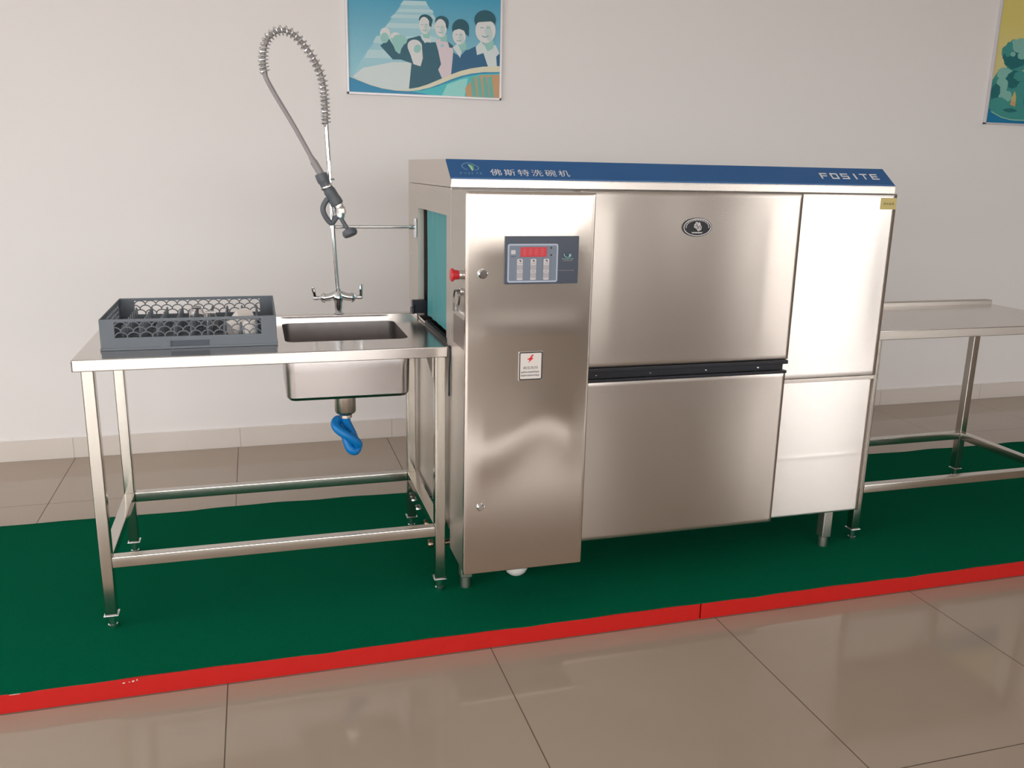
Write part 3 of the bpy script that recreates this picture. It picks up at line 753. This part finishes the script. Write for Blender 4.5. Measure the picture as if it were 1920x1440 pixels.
cup('white_cup', -.806, .2, .031, .058, M['white_cer'], 'white cup upturned near the front right of the grey rack', 'cup', (.0, 0))
cup('white_cup', -.866, .215, .03, .05, M['white_cer'], 'white cup lying tilted left of the upturned white cup', 'cup', (1.2, .5), z=zr+.026)

# ------------------------------------------------------------------ pre-rinse faucet
FY = .583; RZ_ = TH+RIMH
fc = thing('pre_rinse_faucet', 'tall chrome pre-rinse spray faucet with a coiled spring behind the sink', 'faucet', (-.499, FY, RZ_))
b = new()
lathe(b, [(.0215, 0), (.0215, .002), (.018, .006), (.012, .008), (.0145, .024), (.0155, .042), (.019, .050), (.021, .060), (.0185, .070), (.0125, .080), (.0105, .083), (.0105, .092), (.0085, .094)], (-.499, FY, RZ_), seg=28)
tube(b, smooth([(-.548, FY, .975), (-.53, FY, .977), (-.512, FY, .983), (-.499, FY, .988), (-.486, FY, .983), (-.468, FY, .977), (-.45, FY, .975)]), [.014]*6+[.0145]*31, 16)
for s, xe in ((-1, -.544), (1, -.454)):
    lathe(b, [(.014, 0), (.0185, .002), (.0185, .007), (.015, .013), (.007, .019), (.006, .026)], (xe, FY, .9745), (s, 0, 0), 20)
obj('tap_body', b, M['chrome'], fc)
for s, x, top, lean in ((-1, -.580, 1.013, -.006), (1, -.4185, 1.022, .001)):
    b = new(); lathe(b, [(.005, -.014), (.0078, -.011), (.0086, -.002), (.0075, .006), (.003, .009)], (x, FY, .9745), (s, 0, 0), 16)
    tube(b, smooth([(x+s*.001, FY, .976), (x+s*.002, FY-.003, .99), (x+lean, FY-.004, top-.008), (x+lean, FY-.004, top)]), ([.0055]*8+[.006]*10+[.0055]) if s < 0 else ([.0062]*8+[.0072]*10+[.0065]), 10)
    obj('lever_handle', b, M['chrome'], fc)
b = new(); tube(b, smooth([(-.4995, FY, RZ_+.092), (-.507, FY, 1.15), (-.514, FY, 1.33), (-.523, FY, 1.578)]), .0078, 16)
obj('riser_pipe', b, M['chrome'], fc)
SP = [(-.523, 1.575), (-.5235, 1.624), (-.527, 1.687), (-.536, 1.737), (-.56, 1.788), (-.589, 1.828), (-.623, 1.860), (-.658, 1.869), (-.689, 1.856), (-.710, 1.831), (-.720, 1.794), (-.722, 1.76), (-.718, 1.731)]
path = smooth([(x, FY-.0006*i, z) for i, (x, z) in enumerate(SP)], 12)
hz = smooth([(-.523, FY, 1.565)]+[tuple(p) for p in path[::6]]+[(-.714, .575, 1.712), (-.682, .572, 1.652), (-.63, .566, 1.562), (-.572, .56, 1.452)], 4)
b = new(); tube(b, hz, .0079, 14); obj('hose', b, M['hose_grey'], fc)
pts, T_f, N_f = frames(path); cum = [0]
for i in range(1, len(pts)): cum.append(cum[-1]+(pts[i]-pts[i-1]).length)
tot = cum[-1]; turns = 36; hel = []; n = turns*18
def warp(s):                                                        # the coils sit closer at both ends
    return s+.028*math.sin(2*PI*s)*-1*.9
j = 0
for i in range(n+1):
    s = min(max(i/n-.03*math.sin(2*PI*i/n)*1.0, 0), 1)*tot
    j = 0
    while j < len(cum)-2 and cum[j+1] < s: j += 1
    f = (s-cum[j])/max(cum[j+1]-cum[j], 1e-9); f = min(max(f, 0), 1)
    p = pts[j].lerp(pts[j+1], f); Nn = N_f[j].lerp(N_f[j+1], f).normalized(); Tt = T_f[j].lerp(T_f[j+1], f).normalized(); B = Tt.cross(Nn)
    a = 2*PI*turns*i/n; hel.append(p+(Nn*math.cos(a)+B*math.sin(a))*.0158)
b = new(); tube(b, hel, .0024, 6); obj('spring', b, M['dull_chrome'], fc)
# spray valve hanging against the riser
VY = .552
b = new(); tube(b, [(-.580, .559, 1.466), (-.572, .558, 1.452), (-.571, .558, 1.449), (-.545, .555, 1.404)], [.0085, .0105, .0125, .0125], 16); sv = obj('spray_valve', b, M['hose_grey'], fc)
b = new()
tube(b, smooth([(-.549, .554, 1.410), (-.544, .553, 1.395), (-.533, VY, 1.372), (-.515, VY, 1.342), (-.4995, VY, 1.315), (-.494, VY, 1.305)]), [.0155]+[.021]*9+[.0185]*6+[.021]*6+[.0225]*6+[.021]*3, 18)
obj('grip', b, M['grip'], sv)
b = new(); lathe(b, [(.022, 0), (.0225, .001), (.0225, .007), (.022, .008)], (-.533, VY, 1.369), (.5, 0, -.86), 22); obj('grip_band', b, M['chrome'], sv)
b = new(); tube(b, smooth([(-.497, VY, 1.312), (-.489, VY, 1.292), (-.485, VY, 1.273), (-.488, VY, 1.262)]), [.019]*6+[.0215]*6+[.016]*7, 16); obj('valve_body', b, M['dull_chrome'], sv)
b = new(); tube(b, smooth([(-.528, VY-.004, 1.325), (-.541, VY-.004, 1.305), (-.545, VY-.004, 1.287), (-.538, VY-.004, 1.266), (-.524, VY-.003, 1.246), (-.514, VY-.003, 1.243), (-.502, VY-.002, 1.258), (-.492, VY, 1.268)]), [.0095]*30+[.009]*13, 12); obj('squeeze_lever', b, M['grip'], sv)
b = new(); tube(b, smooth([(-.489, VY, 1.268), (-.478, VY-.004, 1.248), (-.463, VY-.008, 1.222), (-.459, VY-.009, 1.214)]), .0075, 12); obj('nozzle_neck', b, M['grip'], sv)
b = new(); ax = Vector((.34, -.32, -.88)).normalized(); lathe(b, [(.011, -.004), (.024, .001), (.0265, .008), (.0265, .016), (.023, .022), (.012, .024)], (-.4595, VY-.009, 1.219), ax, 26); obj('spray_head', b, M['grip'], sv)
b = new(); tube(b, [(-.5145, FY-.010, 1.392), (-.512, FY-.008, 1.3915), (-.503, FY-.004, 1.391), (-.501, FY-.004, 1.391)], [.003, .003, .003, .0055], 8)
lathe(b, [(.0085, -.003), (.0105, -.003), (.0105, .003), (.0085, .003)], (-.5165, FY, 1.392), (-.036, 0, 1), 18); obj('valve_hook', b, M['dull_chrome'], fc)
b = new(); lathe(b, [(.0085, -.006), (.012, -.006), (.012, .006), (.0085, .006)], (-.5105, FY, 1.2265), (-.036, 0, 1), 18)
tube(b, [(-.502, FY, 1.2262), (-.36, FY, 1.2265), (-.237, FY, 1.2268)], .0056, 12); tube(b, [(-.238, FY, 1.2268), (-.226, FY, 1.2268), (-.218, FY, 1.2268)], [.0085, .009, .0075], 12)
box(b, -.2185, -.2128, FY-.016, FY+.016, 1.190, 1.258, .001)
obj('wall_bracket', b, M['dull_chrome'], fc)

# ------------------------------------------------------------------ posters
def poster_mats():
    D = dict(white=(214, 226, 228), skin=(222, 224, 226), hair=(24, 88, 104), suit=(36, 96, 116), suit2=(30, 98, 138), cream=(226, 222, 196), blue=(36, 140, 186), aqua=(70, 196, 204), aqua2=(150, 222, 218), orange=(204, 160, 116), teal=(110, 182, 170), stair=(160, 208, 222), stair2=(188, 220, 228), green=(150, 204, 198), shade=(196, 214, 214), feat=(140, 176, 182), pink=(222, 208, 216))
    return {k: mat('poster_'+k, v, .35) for k, v in D.items()}
W = poster_mats()
def gradient(name, c0, c1, z0, z1):
    m = mat(name, c0, .35); b = m.node_tree.nodes['Principled BSDF']; s = node(m, 'ShaderNodeSeparateXYZ'); link(m, world_pos(m), s.inputs[0])
    r = node(m, 'ShaderNodeMapRange'); r.inputs['From Min'].default_value = z0; r.inputs['From Max'].default_value = z1; link(m, s.outputs['Z'], r.inputs['Value'])
    mx = node(m, 'ShaderNodeMix', data_type='RGBA'); mx.inputs['A'].default_value = (*lin(c0), 1); mx.inputs['B'].default_value = (*lin(c1), 1); link(m, r.outputs[0], mx.inputs['Factor']); link(m, mx.outputs['Result'], b.inputs['Base Color'])
    return m
def poster_base(x0, x1, z0, z1, label, name='poster'):
    t = thing(name, label, 'poster', ((x0+x1)/2, WALL-.008, z0), 'framed posters on the back wall')
    b = new(); f = .011; y0, y1 = WALL-.018, WALL-.0005
    box(b, x0, x0+f, y0, y1, z0, z1, .0015); box(b, x1-f, x1, y0, y1, z0, z1, .0015); box(b, x0, x1, y0, y1, z0, z0+f, .0015); box(b, x0, x1, y0, y1, z1-f, z1, .0015)
    obj('frame', b, M['frame_white'], t)
    return t
PX0_, PX1_, PZ_ = -.3075, .4785, 1.780
t = poster_base(PX0_, PX1_, PZ_, PZ_+.62, 'blue poster of four smiling people in dark suits, above the faucet', 'poster')
bx('backing', gradient('poster_sky', (150, 206, 222), (52, 156, 194), PZ_+.1, PZ_+.5), t, PX0_+.01, PX1_-.01, WALL-.010, WALL-.001, PZ_+.01, PZ_+.61)
def m1(cx, cy):
    yb = 1045+(cx-95)/1690*75
    return (PX0_+.011+(PX1_-PX0_-.022)*(cx-(72+cy*.022))/(1802-cy*.014-(72+cy*.022)), PZ_+.011+(yb-cy)*.000402)
A = Art((0, WALL-.010, 0), (1, 0, 0), (0, 0, 1), (0, -1, 0), .00006, m1)
E_ = lambda cx, cy, rx, ry, m, rot=0, **k: A.ell(cx, cy, rx, ry, W[m], rot, **k)
Pp = lambda pts, m: A.poly(pts[::-1], W[m])
Pp([(690, 0), (600, 130), (500, 280), (385, 450), (245, 640), (130, 860), (300, 960), (500, 1020), (760, 1020), (1000, 900), (1100, 600), (1100, 300), (1020, 130), (940, 0)], 'stair')
for y0, y1, x0, x1 in ((-10, 40, 690, 940), (85, 120, 650, 1010), (150, 190, 580, 1030), (250, 305, 520, 1060), (400, 480, 390, 1060), (560, 655, 300, 1060)):
    Pp([(x0, y0), (x1, y0), (x1+20, y1), (x0-40, y1)], 'stair2')
Pp([(240, 770), (130, 870), (300, 970), (500, 1030), (760, 1030), (780, 700), (560, 700)], 'white')
def face(cx, cy, k):
    E_(cx+26*k, cy+15*k, 26*k, 60*k, 'shade', -8)
    for sx in (-24, 22):
        A.ribbon([(cx+(sx-13)*k, cy-22*k), (cx+sx*k, cy-26*k), (cx+(sx+13)*k, cy-22*k)], 7*k, W['feat'])
    A.ribbon([(cx, cy-15*k), (cx-4*k, cy+12*k), (cx+6*k, cy+15*k)], 5*k, W['shade'])
    A.ribbon([(cx-24*k, cy+36*k), (cx, cy+46*k), (cx+24*k, cy+34*k)], 9*k, W['feat'])
# first person: arms, suit, fists
Pp([(750, 1010), (778, 710), (660, 668), (570, 668), (430, 510), (530, 430), (630, 600), (690, 500), (740, 425), (870, 388), (950, 465), (1050, 460), (1080, 560), (1112, 715), (1082, 790), (1120, 885), (900, 985)], 'suit')
E_(485, 365, 55, 62, 'skin'); E_(480, 420, 45, 60, 'green'); E_(600, 410, 62, 55, 'skin'); E_(650, 440, 80, 60, 'green', 10); Pp([(545, 420), (690, 420), (650, 605), (600, 570)], 'green')
E_(815, 510, 82, 75, 'skin', 15); Pp([(735, 530), (895, 510), (905, 650), (880, 745), (800, 720), (770, 620)], 'skin'); E_(845, 540, 40, 50, 'green', 20)
Pp([(880, 370), (1000, 390), (995, 470), (955, 450), (930, 475), (890, 420)], 'white')
Pp([(900, 330), (985, 330), (985, 420), (910, 410)], 'green'); E_(938, 205, 78, 62, 'hair', 15); E_(925, 270, 62, 100, 'skin', -6); Pp([(975, 170), (1015, 200), (1000, 290), (975, 270)], 'hair'); face(922, 285, 1.)
# second person
Pp([(1055, 430), (1130, 410), (1240, 510), (1250, 560), (1232, 840), (1130, 890), (1080, 780), (1112, 720), (1080, 560)], 'pink'); Pp([(1190, 450), (1250, 500), (1240, 525), (1205, 520)], 'suit')
Pp([(1085, 370), (1180, 370), (1180, 455), (1110, 450)], 'green'); E_(1122, 222, 78, 68, 'hair', 15); E_(1108, 295, 66, 105, 'skin', -5); Pp([(1165, 190), (1200, 240), (1190, 310), (1165, 280)], 'hair'); face(1104, 305, 1.); E_(1125, 500, 22, 20, 'stair')
# third person
Pp([(1225, 850), (1250, 580), (1330, 620), (1400, 545), (1500, 560), (1500, 800), (1340, 850)], 'suit2'); Pp([(1245, 520), (1300, 470), (1350, 560), (1330, 640), (1280, 570)], 'white')
Pp([(1290, 450), (1400, 450), (1400, 540), (1340, 560)], 'green'); E_(1335, 290, 98, 105, 'hair', 10); E_(1318, 385, 76, 98, 'skin', -6); Pp([(1250, 300), (1320, 250), (1400, 290), (1400, 330), (1320, 300), (1255, 320)], 'hair'); Pp([(1395, 250), (1432, 330), (1428, 390), (1395, 350)], 'hair'); face(1316, 395, 1.1)
# fourth person
Pp([(1390, 560), (1510, 500), (1790, 560), (1790, 760), (1600, 780), (1350, 840)], 'suit2'); Pp([(1510, 510), (1570, 440), (1640, 520), (1740, 480), (1792, 580), (1750, 620), (1760, 760), (1660, 760), (1600, 580), (1525, 605)], 'white')
Pp([(1580, 430), (1720, 430), (1720, 520), (1650, 560)], 'green'); E_(1620, 190, 126, 115, 'hair'); E_(1625, 315, 120, 145, 'skin'); Pp([(1510, 230), (1540, 130), (1700, 130), (1740, 240), (1690, 205), (1560, 215)], 'hair'); face(1622, 320, 1.6)
# swoosh
cur = [(95, 870), (200, 915), (320, 965), (450, 1005), (600, 1030), (740, 1030), (860, 1010), (980, 975), (1100, 925), (1220, 870), (1340, 825), (1460, 795), (1600, 775), (1798, 770)]
Pp(cur+[(1798, 1130), (95, 1045)], 'blue')
Pp([(760, 1040), (900, 1030), (1060, 985), (1220, 925), (1380, 865), (1560, 830), (1798, 820), (1798, 1132), (1030, 1088)], 'aqua')
Pp([(1180, 960), (1330, 900), (1420, 880), (1380, 1105), (1120, 1090)], 'aqua2')
Pp([(1390, 1000), (1480, 880), (1560, 845), (1798, 835), (1798, 1132), (1400, 1108)], 'orange')
for x in (1450, 1520, 1590, 1650): Pp([(x, 870), (x+45, 855), (x+75, 1115), (x+20, 1112)], 'teal')
A.ribbon([(p[0], p[1]) for p in cur[4:]], [6, 20, 34, 44, 50, 54, 58, 62, 66, 72], W['cream']); A.ribbon(cur[:5], [6, 6, 6, 6, 6], W['cream'])
A.done('print', t)

QX, QZ_ = 3.558, 1.763
t = poster_base(QX, QX+.80, QZ_, QZ_+.80, 'yellow poster of a green stone lion, at the far right of the wall', 'poster')
bx('backing', gradient('poster_yellow', (226, 214, 158), (226, 212, 124), QZ_+.3, QZ_+.6), t, QX+.01, QX+.79, WALL-.010, WALL-.001, QZ_+.01, QZ_+.79)
L = {k: mat('lion_'+k, v, .4) for k, v in dict(dark=(34, 112, 118), mid=(66, 152, 148), light=(134, 192, 182), blue=(16, 124, 172), pale=(150, 200, 180), peach=(206, 164, 120), glow=(206, 188, 124)).items()}
A = Art((0, WALL-.010, 0), (1, 0, 0), (0, 0, 1), (0, -1, 0), .00006)
Pq = lambda pts, m: A.poly(pts[::-1] if False else pts, L[m])
rr = random.Random(11)
def blob(cx, cz, rx, rz, m, n=18, j=.12):
    A.poly([(cx+rx*math.cos(2*PI*i/n)*(1+rr.uniform(-j, j)), cz+rz*math.sin(2*PI*i/n)*(1+rr.uniform(-j, j))) for i in range(n)], L[m])
A.rect(QX+.011, QZ_+.011, QX+.789, QZ_+.16, L['blue'])
A.poly([(QX+.012, 1.9), (3.574, 2.02), (3.613, 2.083), (3.68, 2.10), (3.80, 2.08), (3.94, 1.99), (3.97, 1.86), (3.95, 1.80), (3.787, 1.789), (3.68, 1.81), (QX+.013, 1.86)], L['mid'])
blob(3.735, 2.17, .115, .095, 'mid'); blob(3.72, 2.15, .085, .06, 'dark'); blob(3.75, 2.225, .085, .04, 'light'); blob(3.665, 2.2, .03, .045, 'mid'); blob(3.77, 2.17, .035, .02, 'light'); blob(3.70, 2.175, .02, .014, 'light')
blob(3.66, 2.06, .06, .035, 'light'); blob(3.74, 2.03, .07, .05, 'dark'); blob(3.80, 2.05, .07, .03, 'mid'); blob(3.65, 1.99, .045, .05, 'light'); blob(3.61, 1.95, .035, .05, 'dark'); blob(3.69, 1.93, .05, .035, 'light'); blob(3.65, 1.895, .06, .03, 'mid'); blob(3.80, 1.95, .04, .07, 'mid'); blob(3.88, 1.95, .05, .09, 'dark')
A.poly([(3.735, 1.885), (3.775, 1.875), (3.772, 1.93), (3.756, 1.965), (3.742, 1.93)], L['glow']); A.poly([(3.737, 1.882), (3.775, 1.873), (3.768, 1.9), (3.75, 1.905)], L['peach'])
blob(3.72, 1.845, .13, .028, 'mid', j=.05); blob(3.74, 1.85, .05, .012, 'dark'); A.ribbon([(3.60, 1.838), (3.68, 1.808), (3.76, 1.795), (3.86, 1.795), (3.98, 1.815)], .006, L['pale'])
A.done('print', t)

# ------------------------------------------------------------------ camera, daylight, view
yaw, pitch, roll = .2876, -.2427, .0208
cy, sy, cpp, spp, cr, sr = math.cos(yaw), math.sin(yaw), math.cos(pitch), math.sin(pitch), math.cos(roll), math.sin(roll)
fw = Vector((sy*cpp, cy*cpp, spp)); rt = Vector((cy, -sy, 0)); up = rt.cross(fw)
r2 = rt*cr+up*sr; u2 = rt*-sr+up*cr
cam = bpy.data.cameras.new('camera'); co = bpy.data.objects.new('camera', cam); COL.objects.link(co)
cam.sensor_width = 36; cam.lens = 1633.05/1920*36; cam.clip_start = .05; cam.clip_end = 200
Mx = Matrix((r2, u2, -fw)).transposed().to_4x4(); Mx.translation = Vector((-.7771, -2.5984, 1.4405)); co.matrix_world = Mx
SC.camera = co

wd = bpy.data.worlds.new('daylight'); SC.world = wd; wd.use_nodes = True
bg_ = wd.node_tree.nodes['Background']; bg_.inputs[0].default_value = (1, .99, .98, 1); bg_.inputs[1].default_value = 6.5
SC.view_settings.view_transform = 'Standard'; SC.view_settings.look = 'None'; SC.view_settings.gamma = 1; SC.view_settings.use_curve_mapping = False
SC.view_settings.exposure = 0.0
SC.cycles.use_denoising = True
SC.cycles.max_bounces = 10; SC.cycles.diffuse_bounces = 5; SC.cycles.glossy_bounces = 6; SC.cycles.transparent_max_bounces = 12
SC.cycles.sample_clamp_indirect = 8
